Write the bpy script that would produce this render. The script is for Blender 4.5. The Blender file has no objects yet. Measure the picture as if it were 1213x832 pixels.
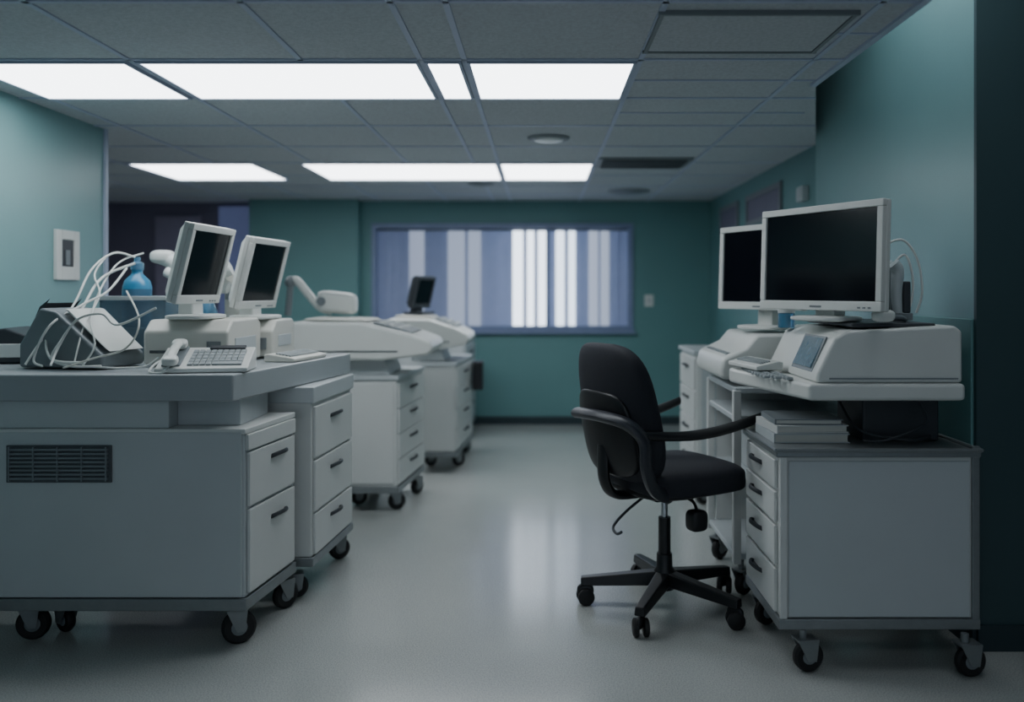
import bpy, bmesh, math, random
from mathutils import Matrix, Vector
random.seed(4)
col = bpy.context.scene.collection
WM = {}
def s(r,g,b):
    f=lambda c:(c/255/12.92) if c/255<=.04045 else ((c/255+.055)/1.055)**2.4
    return (f(r),f(g),f(b),1)
# ---------------------------------------------------------------- materials
def pm(name,c,rough=.5,metal=0,var=.06,scale=12,bump=0,emis=None,es=0,trans=0,coat=0,bscale=None,spec=.5):
    m=bpy.data.materials.new(name); m.use_nodes=True
    nt=m.node_tree; b=nt.nodes['Principled BSDF']
    tc=nt.nodes.new('ShaderNodeTexCoord')
    n=nt.nodes.new('ShaderNodeTexNoise'); n.inputs['Scale'].default_value=scale; n.inputs['Detail'].default_value=4
    nt.links.new(tc.outputs['Object'],n.inputs['Vector'])
    r=nt.nodes.new('ShaderNodeValToRGB')
    r.color_ramp.elements[0].position=.3; r.color_ramp.elements[1].position=.7
    r.color_ramp.elements[0].color=tuple(x*(1-var) for x in c[:3])+(1,)
    r.color_ramp.elements[1].color=tuple(min(1,x*(1+var)) for x in c[:3])+(1,)
    nt.links.new(n.outputs['Fac'],r.inputs['Fac']); nt.links.new(r.outputs['Color'],b.inputs['Base Color'])
    b.inputs['Roughness'].default_value=rough; b.inputs['Metallic'].default_value=metal
    b.inputs['Specular IOR Level'].default_value=spec
    if coat: b.inputs['Coat Weight'].default_value=coat; b.inputs['Coat Roughness'].default_value=.12
    if trans: b.inputs['Transmission Weight'].default_value=trans
    if emis: b.inputs['Emission Color'].default_value=emis; b.inputs['Emission Strength'].default_value=es
    if bump:
        n2=nt.nodes.new('ShaderNodeTexNoise'); n2.inputs['Scale'].default_value=bscale or scale*4; n2.inputs['Detail'].default_value=3
        nt.links.new(tc.outputs['Object'],n2.inputs['Vector'])
        bp=nt.nodes.new('ShaderNodeBump'); bp.inputs['Strength'].default_value=bump; bp.inputs['Distance'].default_value=.01
        nt.links.new(n2.outputs['Fac'],bp.inputs['Height']); nt.links.new(bp.outputs['Normal'],b.inputs['Normal'])
    return m
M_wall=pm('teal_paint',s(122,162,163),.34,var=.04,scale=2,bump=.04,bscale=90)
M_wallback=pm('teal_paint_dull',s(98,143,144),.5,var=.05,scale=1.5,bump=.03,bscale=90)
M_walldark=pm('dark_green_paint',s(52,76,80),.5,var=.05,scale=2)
M_purple=pm('violet_paint',s(104,102,122),.6,var=.05,scale=2)
M_ceil=pm('ceiling_tile',s(186,192,197),.9,var=.1,scale=70,bump=.3,bscale=160)
M_bar=pm('ceiling_grid_metal',s(176,186,206),.4,var=.02)
M_white=pm('off_white_enamel',s(206,209,207),.38,var=.025,scale=3)
M_white2=pm('cool_grey_enamel',s(184,191,193),.42,var=.03,scale=3)
M_beige=pm('ivory_plastic',s(207,207,199),.42,var=.03,scale=5)
M_plast=pm('white_plastic',s(214,217,213),.35,var=.02,scale=6)
M_grey=pm('grey_plastic',s(118,126,130),.45,var=.04)
M_dgrey=pm('dark_grey_plastic',s(52,57,62),.45,var=.05)
M_black=pm('black_plastic',s(20,22,26),.38,var=.08)
M_arm=pm('charcoal_plastic',s(42,46,54),.4,var=.06)
M_fabric=pm('black_upholstery',s(27,30,40),.7,var=.2,scale=220,bump=.25,bscale=400)
M_rubber=pm('black_rubber',s(22,23,25),.6,var=.1)
M_metal=pm('brushed_steel',s(132,138,140),.34,metal=.45,var=.05,scale=30)
M_chrome=pm('chrome',s(190,195,200),.15,metal=1,var=.02)
M_screen=pm('dark_glass_screen',s(10,14,22),.14,var=.05,spec=.3)
M_lcd=pm('lit_lcd',s(60,80,90),.2,var=.3,scale=30,emis=s(90,130,150),es=.15)
M_blue=pm('blue_plastic',s(50,130,170),.3,var=.04,coat=.2)
M_bluec=pm('translucent_blue',s(110,165,200),.2,var=.02,trans=.6)
M_clear=pm('frosted_clear_plastic',s(150,175,190),.25,var=.02,trans=.75)
M_slot=pm('slot_grey',s(76,82,86),.6,var=.05)  # plain mid-dark grey for slots, seams and vents
M_base=pm('dark_vinyl',s(38,56,62),.5,var=.05)
M_key=pm('key_plastic',s(150,158,160),.5,var=.03)
M_light=bpy.data.materials.new('light_diffuser'); M_light.use_nodes=True
def emit_mat(m,c,st,tex=True):
    nt=m.node_tree; b=nt.nodes['Principled BSDF']
    b.inputs['Base Color'].default_value=(.8,.8,.8,1); b.inputs['Emission Strength'].default_value=st
    tc=nt.nodes.new('ShaderNodeTexCoord'); n=nt.nodes.new('ShaderNodeTexNoise'); n.inputs['Scale'].default_value=60
    r=nt.nodes.new('ShaderNodeValToRGB'); r.color_ramp.elements[0].color=tuple(x*.93 for x in c[:3])+(1,); r.color_ramp.elements[1].color=c
    nt.links.new(tc.outputs['Object'],n.inputs['Vector']); nt.links.new(n.outputs['Fac'],r.inputs['Fac']); nt.links.new(r.outputs['Color'],b.inputs['Emission Color'])
emit_mat(M_light,(.90,.95,1,1),6.6)
# floor
M_floor=bpy.data.materials.new('polished_speckled_vinyl'); M_floor.use_nodes=True
nt=M_floor.node_tree; b=nt.nodes['Principled BSDF']; L=nt.links.new
tc=nt.nodes.new('ShaderNodeTexCoord')
n=nt.nodes.new('ShaderNodeTexNoise'); n.inputs['Scale'].default_value=210; n.inputs['Detail'].default_value=2
r=nt.nodes.new('ShaderNodeValToRGB'); r.color_ramp.elements[0].position=.34; r.color_ramp.elements[1].position=.62
r.color_ramp.elements[0].color=s(160,165,163); r.color_ramp.elements[1].color=s(200,203,199)
n2=nt.nodes.new('ShaderNodeTexNoise'); n2.inputs['Scale'].default_value=1.4; n2.inputs['Detail'].default_value=5
mx=nt.nodes.new('ShaderNodeMixRGB'); mx.blend_type='MULTIPLY'; mx.inputs[0].default_value=.18
L(tc.outputs['Object'],n.inputs['Vector']); L(tc.outputs['Object'],n2.inputs['Vector'])
L(n.outputs['Fac'],r.inputs['Fac']); L(r.outputs['Color'],mx.inputs[1]); L(n2.outputs['Fac'],mx.inputs[2]); L(mx.outputs[0],b.inputs['Base Color'])
mr=nt.nodes.new('ShaderNodeMapRange'); mr.inputs[3].default_value=.12; mr.inputs[4].default_value=.22
L(n2.outputs['Fac'],mr.inputs[0]); L(mr.outputs[0],b.inputs['Roughness'])
b.inputs['Specular IOR Level'].default_value=1.0
# slight bump of the wax coat
n3=nt.nodes.new('ShaderNodeTexNoise'); n3.inputs['Scale'].default_value=9; L(tc.outputs['Object'],n3.inputs['Vector'])
bp=nt.nodes.new('ShaderNodeBump'); bp.inputs['Strength'].default_value=.04; bp.inputs['Distance'].default_value=.01
L(n3.outputs['Fac'],bp.inputs['Height']); L(bp.outputs['Normal'],b.inputs['Normal'])
# blind
M_blind=bpy.data.materials.new('blind_fabric'); M_blind.use_nodes=True
nt=M_blind.node_tree; nt.nodes.remove(nt.nodes['Principled BSDF']); out=nt.nodes['Material Output']
tc=nt.nodes.new('ShaderNodeTexCoord'); n=nt.nodes.new('ShaderNodeTexNoise'); n.inputs['Scale'].default_value=9
r=nt.nodes.new('ShaderNodeValToRGB'); r.color_ramp.elements[0].color=(.50,.55,.68,1); r.color_ramp.elements[1].color=(.58,.62,.76,1)
d=nt.nodes.new('ShaderNodeBsdfDiffuse'); t=nt.nodes.new('ShaderNodeBsdfTranslucent'); a=nt.nodes.new('ShaderNodeMixShader')
L=nt.links.new; L(tc.outputs['Object'],n.inputs['Vector']); L(n.outputs['Fac'],r.inputs['Fac']); L(r.outputs[0],d.inputs[0]); L(r.outputs[0],t.inputs[0])
a.inputs[0].default_value=.6; L(d.outputs[0],a.inputs[1]); L(t.outputs[0],a.inputs[2]); L(a.outputs[0],out.inputs[0])
# daylight
M_day=bpy.data.materials.new('daylight_bands'); M_day.use_nodes=True  # bright strips behind the blind gaps are put into the emission colour
nt=M_day.node_tree; b=nt.nodes['Principled BSDF']; L=nt.links.new
tc=nt.nodes.new('ShaderNodeTexCoord'); sp=nt.nodes.new('ShaderNodeSeparateXYZ'); r=nt.nodes.new('ShaderNodeValToRGB')
r.color_ramp.elements[0].position=0; r.color_ramp.elements[0].color=(.27,.31,.44,1)
for p,c in ((.17,(.28,.33,.46,1)),(.25,(.31,.37,.50,1)),(.505,(.33,.39,.53,1)),(.52,(2.3,2.6,3.0,1)),(.648,(2.2,2.5,2.9,1)),(.655,(.5,.58,.76,1)),(.665,(.5,.58,.76,1)),(.67,(1.8,2.1,2.5,1)),(.75,(1.6,1.9,2.3,1)),(.765,(.42,.49,.65,1)),(.86,(.36,.42,.56,1)),(.88,(.27,.31,.44,1))):
    e=r.color_ramp.elements.new(p); e.color=c
r.color_ramp.elements[-1].position=1; r.color_ramp.elements[-1].color=(.27,.31,.44,1)
L(tc.outputs['Generated'],sp.inputs[0]); L(sp.outputs[0],r.inputs[0]); L(r.outputs[0],b.inputs['Emission Color'])
b.inputs['Base Color'].default_value=(.1,.1,.1,1); b.inputs['Emission Strength'].default_value=1.15

# ---------------------------------------------------------------- mesh builder
class MB:
    def __init__(self,T=None): self.bm=bmesh.new(); self.T=T or Matrix.Identity(4)
    def v(self,p): return self.bm.verts.new(self.T@Vector(p))
    def f(self,vs):
        try: self.bm.faces.new(vs)
        except ValueError: pass
    def box(self,x0,x1,y0,y1,z0,z1):
        return self.prism([(x0,y0),(x1,y0),(x1,y1),(x0,y1)],z0,z1)
    def prism(self,pts,z0,z1):
        a=[self.v((x,y,z0)) for x,y in pts]; c=[self.v((x,y,z1)) for x,y in pts]; n=len(pts)
        self.f(a[::-1]); self.f(c)
        for i in range(n): self.f([a[i],a[(i+1)%n],c[(i+1)%n],c[i]])
        return self
    def prof_y(self,pts,y0,y1):
        a=[self.v((x,y0,z)) for x,z in pts]; c=[self.v((x,y1,z)) for x,z in pts]; n=len(pts)
        self.f(a); self.f(c[::-1])
        for i in range(n): self.f([a[i],c[i],c[(i+1)%n],a[(i+1)%n]])
        return self
    def prof_x(self,pts,x0,x1):
        a=[self.v((x0,y,z)) for y,z in pts]; c=[self.v((x1,y,z)) for y,z in pts]; n=len(pts)
        self.f(a); self.f(c[::-1])
        for i in range(n): self.f([a[i],c[i],c[(i+1)%n],a[(i+1)%n]])
        return self
    def rings(self,rings,cap=True,closed=False):
        R=[[self.v(p) for p in ring] for ring in rings]; n=len(R[0]); m=len(R)
        for i in range(m if closed else m-1):
            A=R[i];B=R[(i+1)%m]
            for j in range(n): self.f([A[j],A[(j+1)%n],B[(j+1)%n],B[j]])
        if cap and not closed: self.f(R[0][::-1]); self.f(R[-1])
        return self
    def lathe(self,prof,c=(0,0,0),n=24,axis='z'):
        rs=[]
        for r_,z in prof:
            ring=[]
            for j in range(n):
                a=2*math.pi*j/n; u,w=max(r_,1e-4)*math.cos(a),max(r_,1e-4)*math.sin(a)
                ring.append({'z':(c[0]+u,c[1]+w,c[2]+z),'x':(c[0]+z,c[1]+u,c[2]+w),'y':(c[0]+u,c[1]+z,c[2]+w)}[axis])
            rs.append(ring)
        return self.rings(rs)
    def tube(self,pts,r,n=8,smooth=True,flat=1.0):
        P=[Vector(p) for p in pts]
        if smooth and len(P)>2:
            Q=[]
            for i in range(len(P)-1):
                p0=P[max(i-1,0)];p1=P[i];p2=P[i+1];p3=P[min(i+2,len(P)-1)]
                for k in range(7):
                    t=k/7
                    Q.append(.5*((2*p1)+(-p0+p2)*t+(2*p0-5*p1+4*p2-p3)*t*t+(-p0+3*p1-3*p2+p3)*t**3))
            Q.append(P[-1]); P=Q
        rs=[]; up=None
        for i,p in enumerate(P):
            d=(P[min(i+1,len(P)-1)]-P[max(i-1,0)]).normalized()
            if up is None:
                up=Vector((0,0,1)) if abs(d.z)<.9 else Vector((1,0,0))
            x=d.cross(up).normalized(); up=x.cross(d).normalized()
            rr=r(i/(len(P)-1)) if callable(r) else r
            rs.append([p+x*math.cos(2*math.pi*j/n)*rr*flat+up*math.sin(2*math.pi*j/n)*rr for j in range(n)])
        return self.rings(rs)
    def cyl(self,p0,p1,r,r2=None,n=20):
        r2=r if r2 is None else r2
        return self.tube([p0,p1],(lambda t:r+(r2-r)*t),n,False)
    def sup(self,c,rx,ry,rz,e=.4,n=28,m=16,fn=None):
        pw=lambda v,k:math.copysign(abs(v)**k,v)
        rs=[]
        for i in range(m+1):
            a=-math.pi/2+math.pi*i/m; ca,sa=max(math.cos(a),1e-3),math.sin(a); ring=[]
            for j in range(n):
                t=2*math.pi*j/n
                p=Vector((rx*pw(ca,e)*pw(math.cos(t),e),ry*pw(ca,e)*pw(math.sin(t),e),rz*pw(sa,e)))
                if fn: p=fn(p)
                ring.append(p+Vector(c))
            rs.append(ring)
        return self.rings(rs)
    def obj(self,name,mat,parent=None,bevel=0,world=False,label=None,seg=2,cat=None,kind=None,group=None,angle=40):
        bmesh.ops.recalc_face_normals(self.bm,faces=self.bm.faces)
        me=bpy.data.meshes.new(name); self.bm.to_mesh(me); self.bm.free()
        if world and parent: me.transform(WM[parent.name].inverted())
        o=bpy.data.objects.new(name,me); col.objects.link(o); me.materials.append(mat)
        for p in me.polygons: p.use_smooth=True
        me.set_sharp_from_angle(angle=math.radians(angle))
        if bevel:
            md=o.modifiers.new('bevel','BEVEL'); md.width=bevel; md.segments=seg; md.limit_method='ANGLE'; md.angle_limit=math.radians(35); md.harden_normals=True
        if parent: o.parent=parent; WM[o.name]=WM[parent.name]
        else: WM[o.name]=Matrix.Identity(4)
        if label: o['label']=label
        if cat: o['category']=cat
        if kind: o['kind']=kind
        if group: o['group']=group
        return o
def thing(name,loc,yaw,label,cat,group=None):
    e=bpy.data.objects.new(name,None); e.empty_display_size=.1; col.objects.link(e)
    e.location=loc; e.rotation_euler=(0,0,yaw)
    WM[e.name]=Matrix.Translation(Vector(loc))@Matrix.Rotation(yaw,4,'Z')
    e['label']=label; e['category']=cat
    if group: e['group']=group
    return e
def P(px,py,D): return ((px-640)*D/1000, D, 1.4-(py-345)*D/1000)
def faceT(p0,p1):
    p0=Vector((*p0,0)); p1=Vector((*p1,0)); d=(p1-p0).normalized(); nn=Vector((d.y,-d.x,0))
    T=Matrix.Identity(4)
    for i in range(3): T[i][0]=d[i]; T[i][1]=nn[i]; T[i][3]=p0[i]
    return T,(p1-p0).length
ST=dict(kind='structure')
# ---------------------------------------------------------------- room
CH=2.348
MB().box(-6,3,-3,9.2,-.06,0).obj('floor',M_floor,**ST)
MB().prism([(-6,-2),(1.26,-2),(1.26,3.87),(1.70,5.21),(2.0,5.21),(2.0,9.2),(-6,9.2)],CH,CH+.06).obj('ceiling',M_ceil,**ST)
MB().box(1.2,3.0,-2,5.4,3.1,3.16).obj('ceiling_cove',M_ceil,**ST)
mb=MB().box(1.2,1.26,-2,3.87,CH+.06,3.1); mb.prism([(1.2,3.87),(1.26,3.87),(1.70,5.21),(1.70,5.4),(1.62,5.4)],CH+.06,3.1); mb.obj('trim_1',M_ceil,**ST)
MB().box(-2.7,-2.55,-2,4.94,0,CH).obj('wall_left',M_wall,**ST)
MB().box(-2.552,-2.535,4.925,4.955,0,CH).obj('trim_2',M_bar,**ST)
MB().box(1.70,2.0,3.31,5.21,0,3.1).obj('wall_right',M_wall,**ST)
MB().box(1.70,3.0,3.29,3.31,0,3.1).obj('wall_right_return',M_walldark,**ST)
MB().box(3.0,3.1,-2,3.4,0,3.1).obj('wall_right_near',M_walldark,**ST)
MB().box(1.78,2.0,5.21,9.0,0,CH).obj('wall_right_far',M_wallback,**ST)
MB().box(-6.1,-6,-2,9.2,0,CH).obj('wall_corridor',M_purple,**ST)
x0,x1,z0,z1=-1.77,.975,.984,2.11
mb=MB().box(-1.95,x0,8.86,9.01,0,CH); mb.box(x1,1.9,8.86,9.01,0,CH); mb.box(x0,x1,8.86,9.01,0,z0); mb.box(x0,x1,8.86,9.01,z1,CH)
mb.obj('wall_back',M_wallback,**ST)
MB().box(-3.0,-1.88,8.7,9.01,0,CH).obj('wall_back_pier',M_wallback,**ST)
MB().box(-6,-3.0,9.02,9.12,0,CH).obj('wall_back_corridor',M_purple,**ST)
MB().box(-1.88,1.78,8.84,8.86,0,.085).obj('baseboard_back',M_base,**ST)
MB().box(1.76,1.78,5.21,8.84,0,.085).obj('baseboard_right',M_base,**ST)
MB().box(1.70,3.0,3.275,3.29,0,.1).obj('baseboard_return',M_base,**ST)
MB().box(1.685,1.70,3.29,5.21,0,.1).obj('baseboard_near',M_base,**ST)
MB().box(-2.55,-2.535,-2,4.92,0,.1).obj('baseboard_left',M_base,**ST)
MB().box(1.688,1.70,3.31,4.3,.1,1.29).obj('trim_3',M_wallback,bevel=.004,**ST)
# corridor glazing
MB().box(-4.1,-3.62,8.98,9.02,0,2.2).obj('door_1',pm('pale_violet_door',s(138,134,156),.5),bevel=.005,**ST)
MB().box(-3.42,-3.02,8.97,9.02,.9,2.3).obj('window_2',pm('bluish_glazing',s(92,102,140),.3,emis=s(125,138,188),es=.18),bevel=.004,**ST)
# ceiling grid
mb=MB()
for x in (-5.1,-4.4,-3.7,-3.1,-2.4,-1.68,-.98,-.49,-.31,.41):
    mb.box(x-.011,x+.011,-2,9.0,CH-.006,CH)
mb.box(1.11,1.13,-2,3.6,CH-.006,CH); mb.box(1.11,1.13,3.6,9,CH-.006,CH)
for k in range(-2,12):
    y=3.445+.69*k
    xr=1.78
    if y<3.87: xr=1.25
    elif y<5.2: xr=1.26+(y-3.87)*.328
    mb.box(-5.9,xr,y-.009,y+.009,CH-.006,CH)
for y in (3.1,3.79,4.48): mb.box(.41,1.24 if y<3.87 else 1.4,y-.007,y+.007,CH-.005,CH)
mb.obj('trim_4',M_bar,**ST)
MB().box(1.235,1.262,-2,3.87,CH-.012,CH+.03).obj('trim_5',M_bar,**ST)
# access panel in ceiling
e=thing('ceiling_access_panel',(.75,3.05,CH),0,'flat square grey access panel set into the tile ceiling','ceiling panel')
mb=MB(); mb.box(.42,1.06,2.86,3.3,CH-.012,CH-.006); mb.obj('panel',M_ceil,e,world=True,bevel=.003)
mb=MB(); mb.box(.40,1.08,2.845,2.86,CH-.016,CH); mb.box(.40,1.08,3.3,3.315,CH-.016,CH); mb.box(.405,.42,2.86,3.3,CH-.016,CH); mb.box(1.06,1.075,2.86,3.3,CH-.016,CH)
mb.obj('frame',M_grey,e,world=True)
def lightpanel(x0,x1,y0,y1,z=CH):
    e=thing('ceiling_light_panel',((x0+x1)/2,(y0+y1)/2,z),0,'glowing white recessed fluorescent panel in the tile ceiling','ceiling light','recessed ceiling light panels')
    t=.012
    mb=MB(); mb.box(x0,x1,y0,y0+t,z-.014,z); mb.box(x0,x1,y1-t,y1,z-.014,z); mb.box(x0,x0+t,y0+t,y1-t,z-.014,z); mb.box(x1-t,x1,y0+t,y1-t,z-.014,z)
    mb.obj('frame',M_bar,e,world=True)
    MB().box(x0+t,x1-t,y0+t,y1-t,z-.010,z-.004).obj('diffuser',M_light,e,world=True)
for a in ((-2.40,-1.70),(-1.66,-.50),(-.475,-.325),(-.30,.395)): lightpanel(a[0],a[1],3.46,4.12)
for a in ((-3.05,-2.12),(-1.77,-.32),(-.30,.395)): lightpanel(a[0],a[1],6.22,7.12)
lightpanel(-.30,.395,.0,.66)  # unseen panel overhead, added to fill faces turned to the camera
lightpanel(1.32,1.64,2.2,4.0,3.1)  # hidden panel added in the cove to brighten the right wall
def disc(px,py,r,label,cat,name,mat):
    D=948/(345-py); x=(px-640)*D/1000
    e=thing(name,(x,D,CH),0,label,cat)
    MB().lathe([(r,0),(r,-.008),(r*.9,-.016),(r*.7,-.016)],(0,0,0)).obj('rim',M_grey,e)
    MB().lathe([(r*.68,-.004),(r*.66,-.022),(r*.3,-.03),(0,-.03)],(0,0,0)).obj('cover',mat,e)
disc(650,163,.13,'round white smoke detector on the tile ceiling','smoke detector','smoke_detector',M_plast)
disc(570,217,.12,'small round grey ceiling speaker','ceiling speaker','ceiling_speaker',M_grey)
disc(745,226,.2,'round grey ceiling air diffuser','ceiling vent','ceiling_air_diffuser',M_grey)
e=thing('ceiling_air_vent',(.75,6.2,CH),0,'wide grey slatted air vent in the ceiling','air vent')
mb=MB(); mb.box(-.34,.34,-.22,.22,-.012,0); mb.obj('frame',M_grey,e,bevel=.004)
mb=MB()
for i in range(7): mb.box(-.3,.3,-.18+i*.055,-.15+i*.055,-.024,-.012)
mb.obj('louvre',M_slot,e)
# window
e=MB()
t=.05
e.box(x0,x1,8.84,8.95,z0,z0+t); e.box(x0,x1,8.84,8.95,z1-t,z1); e.box(x0,x0+t,8.84,8.95,z0+t,z1-t); e.box(x1-t,x1,8.84,8.95,z0+t,z1-t)
e.box(.06,.10,8.88,8.94,z0+t,z1-t)
e.box(x0-.02,x1+.02,8.80,8.86,z0-.03,z0)
e.obj('window_1',pm('blue_grey_window_frame',s(126,140,172),.4),bevel=.004,**ST)
MB().box(x0-.3,x1+.3,9.5,9.52,z0-.3,z1+.4).obj('daylight_backdrop',M_day,**ST)  # glowing sheet added outside the window to stand in for daylight
gaps=[(484,503),(530,551),(554,570),(607,620),(624,633),(637,647),(658,669),(673,682),(697,709),(711,722)]
gx=[((a-640)*.00896,(b-640)*.00896) for a,b in gaps]
e=thing('vertical_blind',(-.4,8.97,z0),0,'blue-violet vertical fabric blind, partly open in bright strips','window blind')
MB().box(x0+.02,x1-.02,8.955,8.985,z1-.07,z1-.02).obj('head_rail',M_grey,e,world=True)
mb=MB()
def slat(a,b_):
    rr=random.uniform(-.006,.006)
    mb.prism([(a,8.965+rr),(b_,8.973-rr),(b_,8.9745-rr),(a,8.9665+rr)],z0+.04,z1-.07)
cur=x0+.03
for ga,gb in gx+[(x1-.05,x1)]:
    n_=max(1,round((ga-cur)/.08)); w_=(ga-cur)/n_
    for i in range(n_): slat(cur+i*w_-.003,cur+(i+1)*w_+.003)
    cur=gb
mb.obj('slats',M_blind,e,world=True)
# little wall fittings
e=thing('light_switch',(1.14,8.86,1.3),0,'small white light switch plate on teal wall','light switch')
MB().box(-.045,.045,-.012,0,-.06,.06).obj('plate',M_plast,e,bevel=.003); MB().box(-.015,.015,-.02,-.012,-.03,.03).obj('rocker',M_white2,e,bevel=.002)
e=thing('wall_control_frame',(-2.55,4.53,1.46),0,'white framed control panel with dark glass on teal wall','wall panel')
mb=MB(); mb.box(0,.02,-.11,-.06,0,.265); mb.box(0,.02,.06,.11,0,.265); mb.box(0,.02,-.06,.06,0,.07); mb.box(0,.02,-.06,.06,.215,.265); mb.obj('frame',M_plast,e,bevel=.003)
MB().box(0,.012,-.06,.06,.07,.215).obj('glass_insert',M_dgrey,e)
mb=MB(); mb.box(.012,.018,-.02,.02,.08,.16); mb.obj('switch_block',M_grey,e,bevel=.002)
for y0_,y1_,nm in ((6.2,7.25,'window_3'),(7.55,8.3,'window_4')):
    mb=MB(); mb.box(1.76,1.78,y0_,y1_,1.95,1.99); mb.box(1.76,1.78,y0_,y1_,2.17,2.21); mb.box(1.76,1.78,y0_,y0_+.04,1.99,2.17); mb.box(1.76,1.78,y1_-.04,y1_,1.99,2.17)
    mb.obj(nm,M_grey,**ST)
    MB().box(1.77,1.779,y0_+.04,y1_-.04,1.99,2.17).obj(nm+'_glass',M_purple,**ST)
e=thing('wall_junction_box',(1.78,5.65,2.0),0,'small pale box mounted high on the teal wall','junction box')
MB().box(-.05,0,-.06,.06,0,.1).obj('housing',M_white2,e,bevel=.006); MB().box(-.056,-.05,-.045,.045,.015,.085).obj('cover',M_white2,e,bevel=.002)

# ---------------------------------------------------------------- shared parts
def caster(par,x,y,ztop,r=.06,yaw=0.0):
    R=Matrix.Translation((x,y,0))@Matrix.Rotation(yaw,4,'Z')
    mb=MB(R); mb.cyl((-.02,0,r*1.9),(-.02,0,ztop),.014,n=12); mb.box(-.05,.03,-.032,.032,r*2+.004,r*2+.012)
    for sy in (-.03,.03):
        mb.prof_y([(-.05,r*2+.008),(.03,r*2+.008),(.02,r*.8),(-.012,r*.8)],sy-.002,sy+.002)
    c=mb.obj('caster',M_metal,par,bevel=.001)
    mb=MB(R); mb.lathe([(r*.45,-.016),(r*.85,-.018),(r,-.009),(r,.009),(r*.85,.018),(r*.45,.016)],(0,0,r),28,'y'); mb.obj('wheel',M_rubber,c)
    mb=MB(R); mb.lathe([(.0,-.024),(r*.3,-.022),(r*.47,-.017),(r*.47,.017),(r*.3,.022),(0,.024)],(0,0,r),20,'y'); mb.obj('wheel_hub',M_grey,c)
def drawers(par,p0,p1,zs,mat,u0=.015,u1=None,hmat=M_dgrey,hw=.09,hz=.5,hu=.5,world=True):
    T,Ln=faceT(p0,p1); u1=Ln-.015 if u1 is None else u1
    for a,b_ in zs:
        d=MB(T).box(u0,u1,0,.014,a+.004,b_-.004).obj('drawer',mat,par,bevel=.004,world=world)
        zc=a+(b_-a)*hz; uc=u0+(u1-u0)*hu
        mb=MB(T); mb.tube([(uc-hw/2,.012,zc-.006),(uc-hw/2+.008,.03,zc+.002),(uc,.042,zc+.006),(uc+hw/2-.008,.03,zc+.002),(uc+hw/2,.012,zc-.006)],.0085,8,flat=.6)
        mb.box(uc-hw/2-.006,uc+hw/2+.006,.013,.018,zc-.013,zc-.004)
        mb.obj('handle',hmat,d,world=world)
def monitor(name,loc,yaw,tilt,w,h,zc,label,group=None,housing=M_plast,bz=.028,depth=.05,stand=True):
    e=thing(name,loc,yaw,label,'monitor',group)
    T=Matrix.Translation((0,0,zc))@Matrix.Rotation(tilt,4,'X')
    mb=MB(T)
    mb.box(-w/2,w/2,-.022,.0,h/2-bz,h/2); mb.box(-w/2,w/2,-.022,0,-h/2,-h/2+bz*1.35); mb.box(-w/2,-w/2+bz,-.022,0,-h/2+bz*1.35,h/2-bz); mb.box(w/2-bz,w/2,-.022,0,-h/2+bz*1.35,h/2-bz)
    mb.obj('bezel',housing,e,bevel=.004)
    mb=MB(T); mb.box(-w/2,w/2,0,.025,-h/2,h/2)
    v=lambda k,y:[(-w/2*k,y,-h/2*k),(w/2*k,y,-h/2*k),(w/2*k,y,h/2*k),(-w/2*k,y,h/2*k)]
    mb.rings([v(.96,.025),v(.8,.025+depth*.6),v(.55,.025+depth)])
    mb.obj('rear_housing',housing,e,bevel=.006)
    MB(T).box(-w/2+bz,w/2-bz,-.013,-.006,-h/2+bz*1.35,h/2-bz).obj('screen',M_screen,e)
    MB(T).box(-.03,.03,-.0235,-.022,-h/2+.012,-h/2+.019).obj('indicator_strip',M_grey,e)
    for i in range(3): MB(T).box(w/2-bz-.03-i*.024,w/2-bz-.018-i*.024,-.0245,-.022,-h/2+.010,-h/2+.016).obj('button',M_grey,e)
    if stand:
        mb=MB(); mb.prof_x([(.02,.01),(.09,.01),(.085,zc*.8),(.055,zc),(.03,zc)],-.05,.05); mb.obj('stand',housing,e,bevel=.008)
        mb=MB(); mb.sup((0,.03,.012),.13,.10,.012,.5); mb.obj('stand_foot',housing,e)
    return e
def keyboard(name,loc,yaw,w,d,hf,hb,label,mat=M_plast,nx=15,ny=5,cat='keyboard',x_lo=None):
    e=thing(name,loc,yaw,label,cat)
    mb=MB(); mb.prof_x([(-d/2,.002),(d/2,.002),(d/2,hb),(d/2-.02,hb+.004),(-d/2+.02,hf+.004),(-d/2,hf)],-w/2,w/2); mb.obj('body',mat,e,bevel=.005)
    sl=math.atan2(hb-hf,d-.04)
    T=Matrix.Translation((0,-d/2+.02,hf+.004))@Matrix.Rotation(sl,4,'X')
    xa=-w/2+.025 if x_lo is None else x_lo
    mb=MB(T); kw=(w/2-.025-xa)/nx; kd=(d-.07)/ny
    for i in range(nx):
        for j in range(ny):
            if j==0 and 3<i<9: continue
            x=xa+i*kw; y=.01+j*kd
            mb.box(x+.001,x+kw-.003,y+.001,y+kd-.003,-.001,.007)
    if nx>=9: mb.box(xa+4*kw,xa-.003+9*kw,.011,.007+kd,-.001,.007)
    mb.obj('keys',M_key,e,bevel=.001,seg=1)
    return e,T
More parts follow.
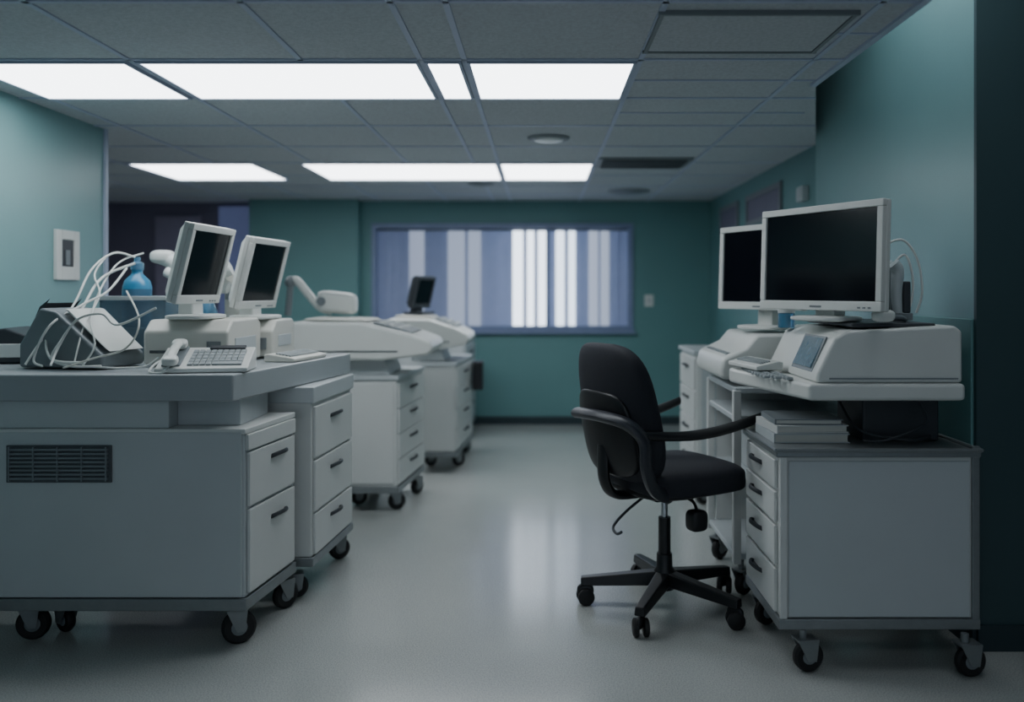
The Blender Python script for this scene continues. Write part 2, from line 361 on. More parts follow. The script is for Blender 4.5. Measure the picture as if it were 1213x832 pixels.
# ---------------------------------------------------------------- left desk
e=thing('workstation_cabinet',(-1.75,3.5,0),0,'large grey-white rolling cabinet with vent grille and side drawers','cabinet')
A=(-1.155,3.3); B=(-1.094,3.74)
MB().prism([(-2.46,3.3),A,B,(-2.46,3.74)],.2,.84).obj('body',M_white2,e,bevel=.006,world=True)
MB().box(-2.44,-1.165,3.288,3.3,.205,.85).obj('front_panel',M_white2,e,bevel=.004,world=True)
MB().prism([(-2.47,3.285),(-1.145,3.285),(-1.083,3.75),(-2.47,3.75)],.152,.2).obj('base_rail',M_metal,e,bevel=.005,world=True)
MB().prism([(-2.46,3.29),(-1.15,3.29),(-1.088,3.75),(-2.46,3.75)],.84,.862).obj('top_plate',M_white,e,bevel=.004,world=True)
MB().box(-2.46,-1.452,3.30,3.7,.862,.971).obj('upper_housing',M_white2,e,bevel=.005,world=True)
mb=MB(); mb.box(-1.452,-1.2,3.38,3.72,.862,.971); mb.obj('riser_block',M_white2,e,bevel=.004,world=True)
mb=MB(); xa,xb=(11-640)*.0033,(135-640)*.0033; mb.box(xa,xb,3.280,3.288,.655,.80); g=mb.obj('vent_grille',M_slot,e,bevel=.002,world=True)
mb=MB()
for i in range(8): mb.box(xa+.012,xb-.012,3.272,3.280,.668+i*.016,.676+i*.016)
for i in range(5): mb.box(xa+.012+i*.094,xa+.018+i*.094,3.270,3.280,.662,.794)
mb.obj('louvre',M_grey,g,world=True)
T,Ln=faceT(A,B); MB(T).box(.005,Ln-.005,0,.014,.775,.838).obj('side_rail',M_white,e,bevel=.003,world=True)
drawers(e,A,B,[(.55,.77),(.21,.545)],M_white,hz=.78,hw=.12,hu=.6)
def cw(par,px,py,ztop,r,yaw):
    D=1400/(py-345); X=(px-640)*D/1000; l=WM[par.name].inverted()@Vector((X,D,0)); caster(par,l.x,l.y,ztop,r,yaw)
cw(e,40,757,.155,.064,.2); cw(e,78,748,.155,.05,2.6); cw(e,283,762,.155,.066,.5); cw(e,338,720,.155,.06,.9)
MB().prism([(-2.53,3.265),(-1.19,3.265),(-.985,4.39),(-2.53,4.39)],.972,1.077).obj('worktop',pm('grey_laminate',s(160,167,170),.3,var=.03,scale=4),bevel=.008,label='long thick pale grey laminate worktop over the cabinets',cat='worktop')
# drawer cart 2
e=thing('drawer_cart',(-1.3,4.1,0),0,'white rolling drawer cart under the grey worktop','drawer cart')
A=(-1.03,3.80); B=(-.985,4.38)
MB().prism([(-1.6,3.8),A,B,(-1.6,4.38)],.2,.90).obj('body',M_white,e,bevel=.006,world=True)
MB().prism([(-1.6,3.79),(-1.02,3.79),(-.972,4.39),(-1.6,4.39)],.16,.2).obj('base_rail',M_metal,e,bevel=.005,world=True)
MB().prism([(-1.6,3.785),(-1.015,3.785),(-.97,4.39),(-1.6,4.39)],.895,.97).obj('top_plate',M_white2,e,bevel=.006,world=True)
drawers(e,A,B,[(.64,.88),(.40,.635),(.205,.395)],M_white,hz=.72,hw=.13)
cw(e,402,662,.16,.055,.6); cw(e,352,707,.16,.05,.3); cw(e,330,655,.16,.055,.3)

# ---------------------------------------------------------------- left worktop items
zt=1.077
def eqbox(e,w,d,h):
    mb=MB(); mb.prof_x([(-d/2,.01),(d/2,.01),(d/2,h-.02),(d/2-.04,h),(-d/2+.06,h),(-d/2,h-.05)],-w/2,w/2); mb.obj('housing',M_beige,e,bevel=.012,seg=3)
    mb=MB(); mb.box(-w/2+.03,w/2-.12,-d/2-.006,-d/2,h*.3,h*.36); mb.obj('slot',M_slot,e,bevel=.001)
    mb=MB(); mb.box(w/2-.09,w/2-.03,-d/2-.006,-d/2,h*.25,h*.55); mb.obj('port_cover',M_grey,e,bevel=.002)
    mb=MB(); mb.box(w/2,w/2+.004,-d/2+.08,d/2-.08,h*.3,h*.6); mb.obj('side_panel',M_white2,e,bevel=.002)
    for a in (-1,1):
        for c in (-1,1): MB().cyl((a*(w/2-.04),c*(d/2-.04),0),(a*(w/2-.04),c*(d/2-.04),.012),.015,n=12).obj('foot',M_rubber,e)
e=thing('medical_equipment_box',(-1.5,3.78,zt),0,'ivory plastic equipment box carrying a tilted monitor','medical device','ivory equipment boxes')
eqbox(e,.36,.42,.2)
monitor('patient_monitor',(-1.47,3.68,zt+.2),math.radians(86),math.radians(14),.40,.345,.24,'white-framed monitor with dark screen tilted on ivory box','pair of tilted worktop monitors')
e=thing('medical_equipment_box',(-1.40,4.19,zt),0,'ivory plastic equipment box carrying a tilted monitor','medical device','ivory equipment boxes')
eqbox(e,.26,.36,.185)
monitor('patient_monitor',(-1.36,4.12,zt+.185),math.radians(84),math.radians(14),.42,.345,.225,'white-framed monitor with dark screen tilted on ivory box','pair of tilted worktop monitors')
e,T=keyboard('desk_telephone',(-1.35,3.42,zt),math.radians(9),.35,.21,.02,.085,'white desk telephone console with handset and rows of keys',nx=9,ny=5,cat='telephone',x_lo=-.06)
mb=MB(T); mb.box(-.155,-.085,.005,.18,-.004,.008); mb.obj('cradle',M_grey,e,bevel=.004)
mb=MB(T); mb.tube([(-.12,0.0,.028),(-.12,.05,.036),(-.12,.11,.038),(-.12,.165,.03)],.013,12,flat=1.4); mb.sup((-.12,.01,.024),.03,.026,.018,.6); mb.sup((-.12,.165,.024),.03,.026,.018,.6); mb.obj('handset',M_plast,e)
MB(T).box(0,.14,.150,.178,.002,.012).obj('display',M_dgrey,e,bevel=.002)
mb=MB(T); mb.tube([(-.12,0,.012),(-.14,-.03,-.008),(-.19,-.02,-.012),(-.2,.06,-.022),(-.17,.12,-.02)],.005,8); mb.obj('cord',M_plast,e)
keyboard('flat_keyboard',(-1.15,3.98,zt),math.radians(80),.34,.15,.018,.034,'slim grey keyboard beside the tilted monitor',mat=M_beige)
e=thing('label_printer',(-1.95,3.6,zt),math.radians(-12),'grey angular desktop printer tangled in white cables','printer')
pr=e
mb=MB(); mb.prof_y([(-.2,.005),(.2,.005),(.2,.06),(-.02,.24),(-.1,.255),(-.2,.1)],-.13,.13); mb.obj('body',M_grey,e,bevel=.014,seg=3)
mb=MB(); mb.prof_y([(.19,.09),(.215,.075),(.02,.245),(0,.25)],-.105,.105); mb.obj('lid',M_plast,e,bevel=.004)
mb=MB(); mb.prof_y([(-.17,.17),(-.13,.255),(-.10,.275),(-.22,.12)],-.09,.09); mb.obj('paper_flap',M_dgrey,e,bevel=.004)
e=thing('compact_equipment_unit',(-2.33,3.85,zt),math.radians(8),'small dark grey equipment unit against the teal wall','medical device')
mb=MB(); mb.prof_y([(-.13,.0),(.13,.0),(.11,.10),(-.05,.16),(-.13,.15)],-.12,.12); mb.obj('body',M_dgrey,e,bevel=.012); MB().box(-.1,.08,-.13,-.12,.03,.09).obj('face_panel',M_plast,e,bevel=.003)
# storage bin + spray bottle
e=thing('storage_bin',(-1.88,4.02,zt),0,'frosted clear plastic storage bin on the worktop','storage bin')
mb=MB(); w,d,h=.15,.13,.30
mb.box(-w,w,-d,d,0,.008); mb.box(-w,w,-d,-d+.005,.008,h); mb.box(-w,w,d-.005,d,.008,h); mb.box(-w,-w+.005,-d+.005,d-.005,.008,h); mb.box(w-.005,w,-d+.005,d-.005,.008,h)
mb.obj('tub',M_clear,e)
mb=MB(); mb.box(-w-.008,w+.008,-d-.008,-d,h-.02,h); mb.box(-w-.008,w+.008,d,d+.008,h-.02,h); mb.box(-w-.008,-w,-d,d,h-.02,h); mb.box(w,w+.008,-d,d,h-.02,h); mb.obj('rim',M_white2,e,bevel=.002)
e=thing('paper_box',(-1.88,4.02,zt+.01),0,'white carton of supplies inside the clear bin','box')
MB().box(-.12,.12,-.1,.1,0,.14).obj('carton',M_white,e,bevel=.004); MB().box(-.12,.12,-.004,.004,.14,.142).obj('tape',M_beige,e)
e=thing('spray_bottle',(-1.90,3.98,zt+.153),0,'blue plastic bottle with pale blue cap in the bin','bottle')
MB().lathe([(0,0),(.058,0),(.064,.01),(.064,.19),(.055,.22),(.03,.245),(.024,.255),(.024,.27)],n=28).obj('body',M_blue,e)
MB().lathe([(.03,.27),(.03,.30),(.022,.305),(.014,.31),(.014,.33),(0,.33)],n=20).obj('cap',M_bluec,e)
MB().lathe([(.0645,.08),(.0655,.08),(.0655,.18),(.0645,.18)],n=28).obj('paper_label',M_bluec,e)
e=thing('water_bottle',(-1.62,4.12,zt),0,'translucent pale blue plastic bottle between monitors','bottle')
MB().lathe([(0,0),(.04,0),(.044,.01),(.044,.22),(.03,.26),(.017,.28),(.017,.30)],n=24).obj('body',M_bluec,e); MB().lathe([(.02,.295),(.02,.32),(0,.322)]).obj('cap',M_blue,e)
e=thing('probe_stand',(-1.74,4.25,zt),0,'stand holding several white handheld scanner probes','probe holder')
mb=MB(); mb.sup((0,0,.012),.07,.07,.012,.5); mb.cyl((0,0,.01),(0,0,.36),.016,n=12); mb.obj('post',M_white,e)
mb=MB(); mb.tube([(-.2,0,.5),(-.1,0,.47),(0,0,.41),(.09,0,.36),(.17,0,.34)],lambda t:.03+.018*math.sin(t*3.1),14); mb.sup((-.16,0,.495),.06,.045,.035,.7); mb.obj('probe',M_plast,e)
mb=MB(); mb.tube([(-.12,-.05,.42),(-.02,-.06,.38),(.1,-.06,.40),(.2,-.05,.44)],lambda t:.026+.012*t,14); mb.obj('probe',M_plast,e)
mb=MB(); mb.sup((.08,.02,.44),.07,.05,.05,.5); mb.cyl((.08,.02,.36),(.08,.02,.42),.02,n=12); mb.obj('scanner_head',M_beige,e)
e=thing('dispenser_box',(-1.62,4.35,zt),0,'tall narrow ivory box standing behind the monitors','box')
mb=MB(); mb.box(-.0,.07,-.03,.035,0,.42); mb.obj('body',M_beige,e,bevel=.012); MB().box(.01,.06,-.036,-.03,.28,.36).obj('slot_panel',M_grey,e)
def cable(pts,r=.005,mat=M_plast,par=None,lab='thin pale looping cable'):
    mb=MB(); mb.tube(pts,r,8); return mb.obj('cable',mat,par,world=True,label=lab)
cable([P(160,312,3.9),P(120,330,3.8),P(95,370,3.6),P(75,400,3.45),P(62,426,3.42),P(100,430,3.38)],.006,par=pr)
cable([P(150,318,3.85),P(128,345,3.7),P(100,360,3.6),P(60,385,3.45),P(40,425,3.43),P(50,434,3.40)],.005,par=pr)
cable([P(185,365,3.42),P(140,385,3.4),P(120,372,3.42),P(90,380,3.42),P(70,410,3.42),P(60,433,3.36)],.005,par=pr)
cable([P(188,424,3.43),P(172,434,3.41),P(150,436,3.40),P(130,436,3.38),P(100,434,3.38)],.004,par=pr)
cable([P(58,372,3.7),P(45,385,3.6),P(36,410,3.55),P(40,428,3.5)],.004,par=pr)
cable([P(125,305,3.95),P(112,325,3.8),P(118,350,3.7),P(100,385,3.5),P(88,430,3.4)],.004,par=pr)
cable([P(170,300,4.0),P(140,312,3.9),P(118,345,3.75),P(108,380,3.5),P(112,410,3.42),P(98,433,3.40)],.004,par=pr)
cable([P(70,376,3.6),P(55,400,3.5),P(60,425,3.44),P(85,434,3.40),P(120,434,3.4)],.005,par=pr)
cable([P(160,305,3.95),P(135,300,3.9),P(108,320,3.8),P(85,365,3.65),P(52,400,3.5),P(30,432,3.42)],.005,par=pr)
cable([P(150,345,3.7),P(165,380,3.44),P(150,412,3.40),P(110,425,3.38),P(75,436,3.36)],.004,par=pr,mat=M_beige)

# ---------------------------------------------------------------- middle carts
def cartbox(e,X0,Y0,A,B,z0,z1,rows,mat=M_white):
    MB().prism([(X0,Y0),A,B,(X0,B[1])],z0+.04,z1-.03).obj('body',mat,e,bevel=.008,world=True)
    MB().prism([(X0-.01,Y0-.012),(A[0]+.012,A[1]-.012),(B[0]+.012,B[1]),(X0-.01,B[1])],z1-.03,z1).obj('top_plate',M_white2,e,bevel=.006,world=True)
    MB().prism([(X0-.01,Y0-.012),(A[0]+.012,A[1]-.012),(B[0]+.012,B[1]),(X0-.01,B[1])],z0,z0+.04).obj('base_rail',M_metal,e,bevel=.004,world=True)
    MB().box(X0+.02,A[0]-.02,Y0-.008,Y0,z0+.06,z1-.05).obj('front_panel',mat,e,bevel=.004,world=True)
    n=rows; zz=[z0+.05+(z1-.05-z0-.05)*i/n for i in range(n+1)]
    drawers(e,A,B,[(zz[i],zz[i+1]) for i in range(n)],mat,hz=.7,hw=.14)
e=thing('equipment_cart',(-1.05,5.6,0),0,'white rolling equipment cart with side drawers','equipment cart','white equipment carts')
cartbox(e,-1.24,5.3,(-.90,5.3),(-.83,5.98),.13,.87,4)
cw(e,425,598,.13,.055,.5); cw(e,470,603,.13,.055,.3); cw(e,494,585,.13,.055,1.0); cw(e,440,580,.13,.055,.2)
def console(e,sx,T0):
    mb=MB(T0); mb.prof_y([(-.36*sx,.13),(-.47*sx,.17),(-.49*sx,.30),(-.42*sx,.34),(0,.335),(.28*sx,.27),(.42*sx,.22),(.44*sx,.17),(.40*sx,.135),(.12*sx,.10),(-.2*sx,.10)],-.3,.3)
    mb.obj('console_body',M_plast,e,bevel=.022,seg=3)
    mb=MB(T0); mb.prof_y([(-.2*sx,0),(.16*sx,0),(.12*sx,.10),(-.2*sx,.10)],-.2,.25); mb.obj('pedestal',M_white2,e,bevel=.01)
    mb=MB(T0); mb.prof_y([(-.38*sx,.345),(-.36*sx,.36),(-.02*sx,.352),(0.02*sx,.34)],-.24,.24); mb.obj('lid',M_beige,e,bevel=.006)
    mb=MB(T0); mb.prof_y([(.05*sx,.33),(.06*sx,.338),(.30*sx,.274),(.29*sx,.266)],-.22,.22); mb.obj('control_panel',M_grey,e,bevel=.002)
    mb=MB(T0)
    for i in range(6):
        for j in range(3): mb.box(.09*sx+j*.055,.12*sx+j*.055,-.19+i*.065,-.15+i*.065,.30-.02*j,.338-.017*j)
    mb.obj('keypad',M_plast,e)
    mb=MB(T0); mb.box(-.30*sx,.22*sx,-.306,-.3,.155,.162); mb.obj('seam',M_slot,e)
e=thing('ultrasound_console',(-1.10,5.5,.87),0,'bulky rounded white ultrasound console on the white cart','medical console','white ultrasound consoles')
console(e,1.0,Matrix.Identity(4))
e=thing('articulated_scanner_arm',(-1.42,5.75,1.232),0,'white articulated scanner arm resting above the console','medical device')
mb=MB(); mb.tube([(-.28,0,.22),(-.24,0,.24),(-.17,0,.16),(-.08,0,.06),(.0,0,.03)],.028,12); mb.obj('arm',M_plast,e)
mb=MB(); mb.sup((.04,0,.09),.13,.09,.075,.45,fn=lambda p:Vector((p.x,p.y,p.z+p.x*-.1))); mb.obj('scanner_head',M_plast,e)
mb=MB(); mb.cyl((-.05,-.08,.1),(-.05,-.1,.1),.03); mb.obj('dial',M_grey,e)
mb=MB(); mb.cyl((-.28,0,.22),(-.3,0,0.0),.022,n=12); mb.sup((-.28,0,.23),.04,.04,.04,1); mb.obj('joint',M_grey,e)
# cart B
e=thing('equipment_cart',(-.8,6.9,0),0,'white rolling equipment cart with side drawers','equipment cart','white equipment carts')
cartbox(e,-.93,6.5,(-.655,6.5),(-.60,7.35),.12,.85,4)
cw(e,510,552,.12,.05,.5); cw(e,543,552,.12,.05,.3); cw(e,552,535,.12,.05,.8)
MB().box(-.575,-.49,7.15,7.32,.56,.80).obj('side_box',M_black,e,bevel=.01,world=True,label='black box hung on the cart end')
e=thing('ultrasound_console',(-.86,6.8,.85),0,'grey-white console on the farther white cart','medical console','white ultrasound consoles')
console(e,.72,Matrix.Identity(4))
monitor('tilted_monitor',(-.95,6.8,1.212),math.radians(70),math.radians(14),.3,.26,.18,'small dark tilted monitor on the farther console',housing=M_dgrey)
e=thing('equipment_cart',(-.95,8.0,0),0,'pale rolling equipment cart near the back wall','equipment cart','white equipment carts')
cartbox(e,-1.5,7.8,(-.70,7.8),(-.66,8.4),.12,.95,3,M_white2)
for q in ((-.3,-.1),(.2,-.1),(.2,.3),(-.3,.3)): caster(e,q[0],q[1],.12,.05,.4)
# ---------------------------------------------------------------- right main cart
e=thing('instrument_cart',(1.25,3.35,0),0,'white rolling instrument cart with four side drawers and metal top','instrument cart')
X0,X1,Y0,Y1=.885,1.61,3.11,3.60
MB().box(X0,X1,Y0,Y1,.195,.79).obj('body',M_white,e,bevel=.006,world=True)
MB().box(X0+.028,X1-.03,Y0-.008,Y0,.2,.775).obj('front_panel',M_white2,e,bevel=.004,world=True)
MB().box(X0-.004,X0+.022,Y0-.012,Y0,.195,.79).obj('corner_post',M_white,e,bevel=.003,world=True)
MB().box(X1-.024,X1+.004,Y0-.012,Y0,.156,.83).obj('corner_post',M_metal,e,bevel=.003,world=True)
MB().box(X0-.01,X1+.006,Y0-.014,Y1,.156,.195).obj('base_rail',M_metal,e,bevel=.005,world=True)
mb=MB(); mb.box(X0-.02,X1+.006,Y0-.02,Y1+.01,.79,.812); mb.obj('metal_top',M_metal,e,bevel=.005,world=True)
mb=MB(); a,b_,c,d=X0-.02,X1+.006,Y0-.02,Y1+.01
mb.tube([(a,c,.816),(b_,c,.816)],.008,8,False); mb.tube([(a,c,.816),(a,d,.816)],.008,8,False); mb.tube([(b_,c,.816),(b_,d,.816)],.008,8,False); mb.obj('top_rim',M_metal,e,world=True)
drawers(e,(X0,Y1-.01),(X0,Y0+.02),[(.66,.775),(.535,.655),(.375,.53),(.2,.37)],M_white,hz=.62,hw=.12,hu=.45)
cw(e,957,795,.156,.056,.15); cw(e,1149,801,.156,.056,.1); caster(e,-.3,.2,.156,.056,.4); caster(e,.3,.2,.156,.056,.4)
def binder(z,yaw,w,d,h,m,lab):
    e=thing('binder',(1.05,3.40,z),yaw,lab,'binder','flat binders stacked under the console')
    MB().box(-w,w,-d,d,0,.004).obj('back_cover',m,e); MB().box(-w,w,-d,d,h-.004,h).obj('front_cover',m,e)
    MB().box(-w+.004,w-.006,-d+.006,d-.006,.004,h-.004).obj('pages',M_beige,e); MB().box(-w-.003,-w+.004,-d,d,0,h).obj('spine',m,e,bevel=.001)
binder(.8125,0,.145,.14,.036,M_white2,'pale grey flat binder at the bottom of a stack')
binder(.849,.06,.14,.13,.030,M_white,'white flat binder in the middle of a stack')
binder(.8795,-.04,.13,.12,.022,M_grey,'grey thin binder on top of a stack')
# console 1
e=thing('ultrasound_workstation',(1.3,3.45,.812),0,'large white ultrasound workstation with keyboard deck and slanted screen','medical console')
ws=e
MB().box(1.26,1.56,3.3,3.59,.8125,.99).obj('pedestal',M_dgrey,e,bevel=.01,world=True)
MB().prism([(1.0,3.14),(1.585,3.14),(1.585,3.82),(.85,3.82),(.855,3.72)],.99,1.055).obj('keyboard_deck',M_plast,e,bevel=.016,seg=3,world=True)
mb=MB(); mb.prof_y([(1.03,1.055),(1.035,1.09),(1.10,1.225),(1.15,1.25),(1.55,1.272),(1.58,1.25),(1.58,1.055)],3.155,3.80); mb.obj('main_housing',M_plast,e,bevel=.014,seg=3,world=True)
mb=MB(); mb.box(1.08,1.56,3.150,3.156,1.07,1.075); mb.obj('seam',M_grey,e,world=True)
mb=MB(); mb.prof_y([(1.037,1.105),(1.033,1.108),(1.088,1.218),(1.094,1.216)],3.24,3.46); mb.obj('status_screen',M_lcd,e,world=True)
mb=MB(); mb.prof_y([(1.036,1.09),(1.034,1.093),(1.092,1.226),(1.097,1.222)],3.222,3.478); mb.obj('screen_frame',M_grey,e,world=True)
mb=MB(); mb.box(1.18,1.5,3.2,3.74,1.262,1.278); mb.obj('top_tray',M_dgrey,e,bevel=.006,world=True)
mb=MB()
for i in range(9):
    for j in range(3): mb.box(1.0-.045-j*.036,1.0-.02-j*.036,3.27+.045*i+.03*(j),3.30+.045*i+.03*j,1.055,1.066)
mb.obj('keys',M_key,e,bevel=.002,world=True)
monitor('large_monitor',(1.125,3.39,1.278),math.radians(-61.4),math.radians(-2),.63,.42,.255,'large white-framed monitor with black screen on the workstation',depth=.07)
keyboard('console_keyboard',(.93,3.66,1.067),math.radians(-80),.30,.12,.02,.036,'small white keyboard on the workstation deck')
e=thing('sample_jar',(1.09,3.74,1.238),0,'small blue-tinted jar with white lid beside the monitor','jar')
MB().lathe([(0,0),(.034,0),(.036,.006),(.036,.06),(.03,.066)]).obj('glass_body',M_bluec,e); MB().lathe([(.037,.066),(.037,.088),(0,.09)]).obj('lid',M_white,e)
e=thing('probe_holder',(1.47,3.5,1.28),0,'white probe holder with looped cable beside the monitor','probe holder')
mb=MB(); mb.box(-.05,.05,-.06,.06,0,.03); mb.cyl((0,0,.03),(0,0,.2),.014); mb.obj('stand',M_grey,e,bevel=.004)
for dy in (-.05,.02):
    mb=MB(); mb.tube([(-.01,dy,.03),(-.015,dy,.12),(-.01,dy,.2),(-.03,dy,.23)],lambda t:.018+.012*t,12); mb.obj('probe',M_white2,e)
mb=MB(); mb.box(.02,.05,-.04,.03,.03,.16); mb.obj('bracket',M_dgrey,e,bevel=.006)
mb=MB(); mb.tube([(-.02,0,.22),(-.05,-.02,.3),(.02,-.03,.33),(.08,-.03,.25),(.10,-.03,.12),(.08,-.02,.03)],.005,8); mb.obj('cord',M_plast,e)
mb=MB(); mb.tube([(-.03,0,.2),(.03,-.02,.27),(.06,-.03,.18),(.05,-.03,.06),(.0,-.02,.02)],.005,8); mb.obj('cord',M_plast,e)
e=thing('handheld_probe',(1.30,3.2,1.278),.3,'grey-white handheld scanner probe lying on the workstation','scanner probe')
mb=MB(); mb.sup((0,0,.028),.045,.028,.024,.7); mb.obj('head',M_plast,e); mb=MB(); mb.tube([(.04,0,.025),(.1,.02,.02),(.15,.06,.01)],.01,8); mb.obj('handle',M_grey,e)
cable([(1.24,3.62,.985),(1.235,3.5,.95),(1.24,3.28,.86),(1.4,3.2,.835),(1.5,3.25,.84)],.006,M_dgrey,ws,'dark hanging cable')
cable([(1.45,3.25,.985),(1.46,3.2,.9),(1.3,3.17,.84),(1.23,3.22,.83)],.005,M_dgrey,ws,'dark hanging cable')

# ---------------------------------------------------------------- open shelf cart behind + second console
e=thing('shelf_cart',(1.2,4.16,0),0,'white open-shelved rolling cart beside the chair','shelf cart')
X0,X1,Y0,Y1=.90,1.55,3.87,4.46
for x,y in ((X0,Y0),(X0,Y1),(X1,Y0),(X1,Y1)): 
    p=MB(); p.box(x-.018,x+.018,y-.018,y+.018,.15,.945); p.obj('post',M_white,e,bevel=.004,world=True)
for z in (.17,.5,.80,.93):
    p=MB(); p.box(X0-.01,X1+.01,Y0-.01,Y1+.01,z,z+.028); p.obj('shelf',M_white2,e,bevel=.006,world=True)
MB().box(X0+.03,X1-.03,Y1-.012,Y1,.2,.93).obj('back_panel',M_white,e,world=True)
for q in ((-.26,-.26),(-.26,.26),(.28,-.26),(.28,.26)): caster(e,q[0],q[1],.17,.055,.7)
e=thing('storage_box',(1.22,4.16,.529),0,'pale storage box on the cart shelf','box')
MB().box(-.2,.2,-.2,.2,0,.18).obj('carton',M_white2,e,bevel=.006); MB().box(-.21,.21,-.21,.21,.18,.21).obj('lid',M_beige,e,bevel=.005)
e=thing('ultrasound_console',(1.2,4.15,.959),0,'second white console on the open-shelved cart','medical console','white ultrasound consoles')
mb=MB(); mb.prof_y([(.84,.99),(.83,1.03),(.845,1.09),(.95,1.14),(1.0,1.2),(1.5,1.22),(1.52,.99)],3.90,4.5); mb.obj('console_body',M_plast,e,bevel=.02,seg=3,world=True)
MB().box(.95,1.45,3.95,4.4,.959,.99).obj('pedestal',M_grey,e,world=True)
mb=MB()
for i in range(8): mb.box(.87,.9,3.95+i*.06,3.99+i*.06,1.085,1.112)
mb.obj('keys',M_key,e,world=True)
monitor('large_monitor',(1.06,4.05,1.215),math.radians(-61.4),math.radians(-2),.56,.41,.30,'white-framed monitor with black screen on the second console',depth=.07)
# far right drawer cart
e=thing('drawer_cart',(1.25,5.8,0),0,'tall white rolling cart with drawers by the teal wall','drawer cart')
MB().box(1.02,1.6,5.5,6.1,.15,.98).obj('body',M_white,e,bevel=.008,world=True)
MB().box(1.0,1.61,5.48,6.11,.98,1.01).obj('top_plate',M_white2,e,bevel=.006,world=True)
MB().box(1.05,1.57,5.49,5.5,.2,.95).obj('front_panel',M_white2,e,bevel=.004,world=True)
drawers(e,(1.02,6.09),(1.02,5.51),[(.75,.96),(.55,.745),(.35,.545),(.17,.345)],M_white,hz=.7,hw=.16)
for q in ((-.18,-.25),(.28,-.25),(-.18,.22),(.28,.22)): caster(e,q[0],q[1],.15,.055,.5)

# ---------------------------------------------------------------- office chair
e=thing('office_chair',(.55,3.74,0),math.radians(28),'black upholstered swivel office chair with armrests and five casters','office chair')
base=MB().lathe([(.0,.085),(.045,.085),(.052,.1),(.05,.16),(.036,.18),(.034,.24),(0,.24)]).obj('star_base',M_black,e)
for k in range(5):
    a=math.radians(174+72*k-28); T=Matrix.Rotation(a,4,'Z')
    mb=MB(T)
    rs=[]
    for t in (0,.25,.5,.75,1):
        x=.03+.34*t; w=.036-.012*t; zc=.140-.032*t; h=.036-.014*t
        rs.append([(x,-w,zc-h),(x,w,zc-h),(x,w*.8,zc+h*.7),(x,-w*.8,zc+h*.7)])
    mb.rings(rs); mb.obj('leg',M_black,base,bevel=.006)
    mb=MB(T); mb.cyl((.35,0,.06),(.35,0,.1),.010,n=10); mb.sup((.35,0,.062),.038,.013,.03,.8); c=mb.obj('caster',M_black,e)
    ca=random.uniform(-1,1); T2=T@Matrix.Translation((.35,0,0))@Matrix.Rotation(ca,4,'Z')
    for sy in (-.021,.021):
        mb=MB(T2); mb.lathe([(.0,-.012),(.03,-.012),(.037,-.007),(.037,.007),(.03,.012),(0,.012)],(0,sy,.037),20,'y'); mb.obj('wheel',M_rubber,c)
mb=MB(); mb.cyl((0,0,.22),(0,0,.40),.027); mb.obj('column_cover',M_black,e)
MB().cyl((0,0,.40),(0,0,.50),.015).obj('gas_lift',M_chrome,e)
mb=MB(); mb.prof_y([(-.14,.53),(-.1,.49),(.1,.48),(.14,.53)],-.08,.08); mb.box(-.2,.2,-.05,.05,.525,.55); mb.obj('tilt_mechanism',M_black,e,bevel=.008)
mb=MB(); mb.tube([(.03,-.05,.51),(.03,-.16,.50),(.02,-.2,.47)],.007,8); mb.sup((.02,-.2,.43),.042,.036,.045,.5); mb.obj('adjustment_knob',M_black,e)
mb=MB(); mb.tube([(-.1,-.02,.52),(-.22,-.03,.46),(-.3,-.05,.41),(-.33,-.12,.40),(-.34,-.17,.42)],.006,8); mb.obj('tilt_lever',M_dgrey,e)
mb=MB(); mb.sup((.04,0,.595),.265,.26,.062,.42,36,20,fn=lambda p:Vector((p.x,p.y*(1-.12*max(0,-p.x/.26)),p.z-.10*max(0,p.x-.17)-.15*p.y*p.y))); mb.obj('seat',M_fabric,e)
mb=MB(); mb.sup((.02,0,.545),.24,.235,.022,.5); mb.obj('seat_shell',M_black,e)
def bk(p):
    t=(p.z+.29)/.58
    k=1-.20*max(0,t-.45)**1.2-.1*max(0,.35-t)
    y=p.y*k
    x=p.x+.9*y*y - .20*(t-.3)*.58*1.0 + .05*math.sin(t*math.pi)*-.3
    return Vector((x,y,p.z))
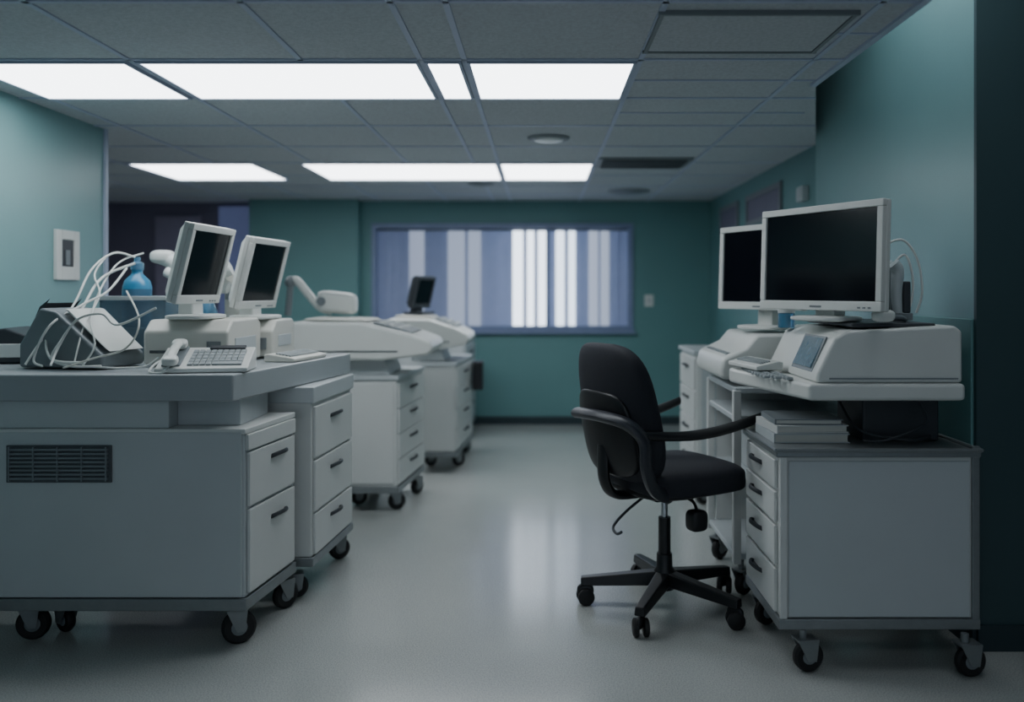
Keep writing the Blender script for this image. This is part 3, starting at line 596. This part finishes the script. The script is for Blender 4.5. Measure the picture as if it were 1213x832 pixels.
mb=MB(); mb.sup((-.25,0,.885),.055,.26,.295,.55,40,24,fn=bk); mb.obj('backrest',M_fabric,e)
mb=MB(); mb.sup((-.290,0,.80),.020,.20,.18,.5,32,18,fn=bk); mb.obj('back_shell',M_black,e)
mb=MB(); mb.tube([(-.12,0,.52),(-.26,0,.53),(-.315,0,.6),(-.32,0,.75)],.02,10,flat=1.8); mb.obj('back_support',M_black,e)
for sg in (-1,1):
    xs=-.30 if sg<0 else -.16
    mb=MB()
    rs=[]
    for i in range(13):
        t=i/12; x=xs+(.305-xs)*t; w=max(.014,.038*(math.sin(math.pi*(.06+.9*t)))**.5)
        zc=.822+.04*t-.03*math.sin(t*3.14); h=.020
        rs.append([(x,sg*(.262+.03*min(1,t*3))+w*math.cos(q),zc+h*math.sin(q)) for q in [2*math.pi*j/12 for j in range(12)]])
    mb.rings(rs); mb.obj('armrest',M_black,e)
    mb=MB()
    if sg<0: mb.tube([(-.385,.10,.875),(-.40,-.02,.885),(-.39,-.13,.885),(-.35,-.235,.865),(-.30,-.272,.80),(-.29,-.272,.70),(-.24,-.25,.605),(-.12,-.18,.545),(-.05,-.1,.535)],lambda t:.024,12,flat=1.4)
    else: mb.tube([(-.12,.285,.82),(-.13,.295,.74),(-.13,.285,.63),(-.10,.22,.555),(-.04,.1,.535)],lambda t:.023,12,flat=1.35)
    mb.obj('arm_support',M_arm,e)

# ---------------------------------------------------------------- camera, world
cam=bpy.data.cameras.new('camera'); co=bpy.data.objects.new('camera',cam); col.objects.link(co)
co.location=(0,0,1.4); co.rotation_euler=(math.radians(90),0,0)
cam.sensor_width=36; cam.lens=36*1000/1213; cam.shift_x=-33.5/1213; cam.shift_y=-71/1213
cam.dof.use_dof=True; cam.dof.focus_distance=3.4; cam.dof.aperture_fstop=.95; cam.clip_start=.02
bpy.context.scene.camera=co
w=bpy.data.worlds.new('world'); bpy.context.scene.world=w; w.use_nodes=True
w.node_tree.nodes['Background'].inputs[0].default_value=(.58,.70,.84,1); w.node_tree.nodes['Background'].inputs[1].default_value=.6  # ambient fill, let in where the wall behind the camera is left out
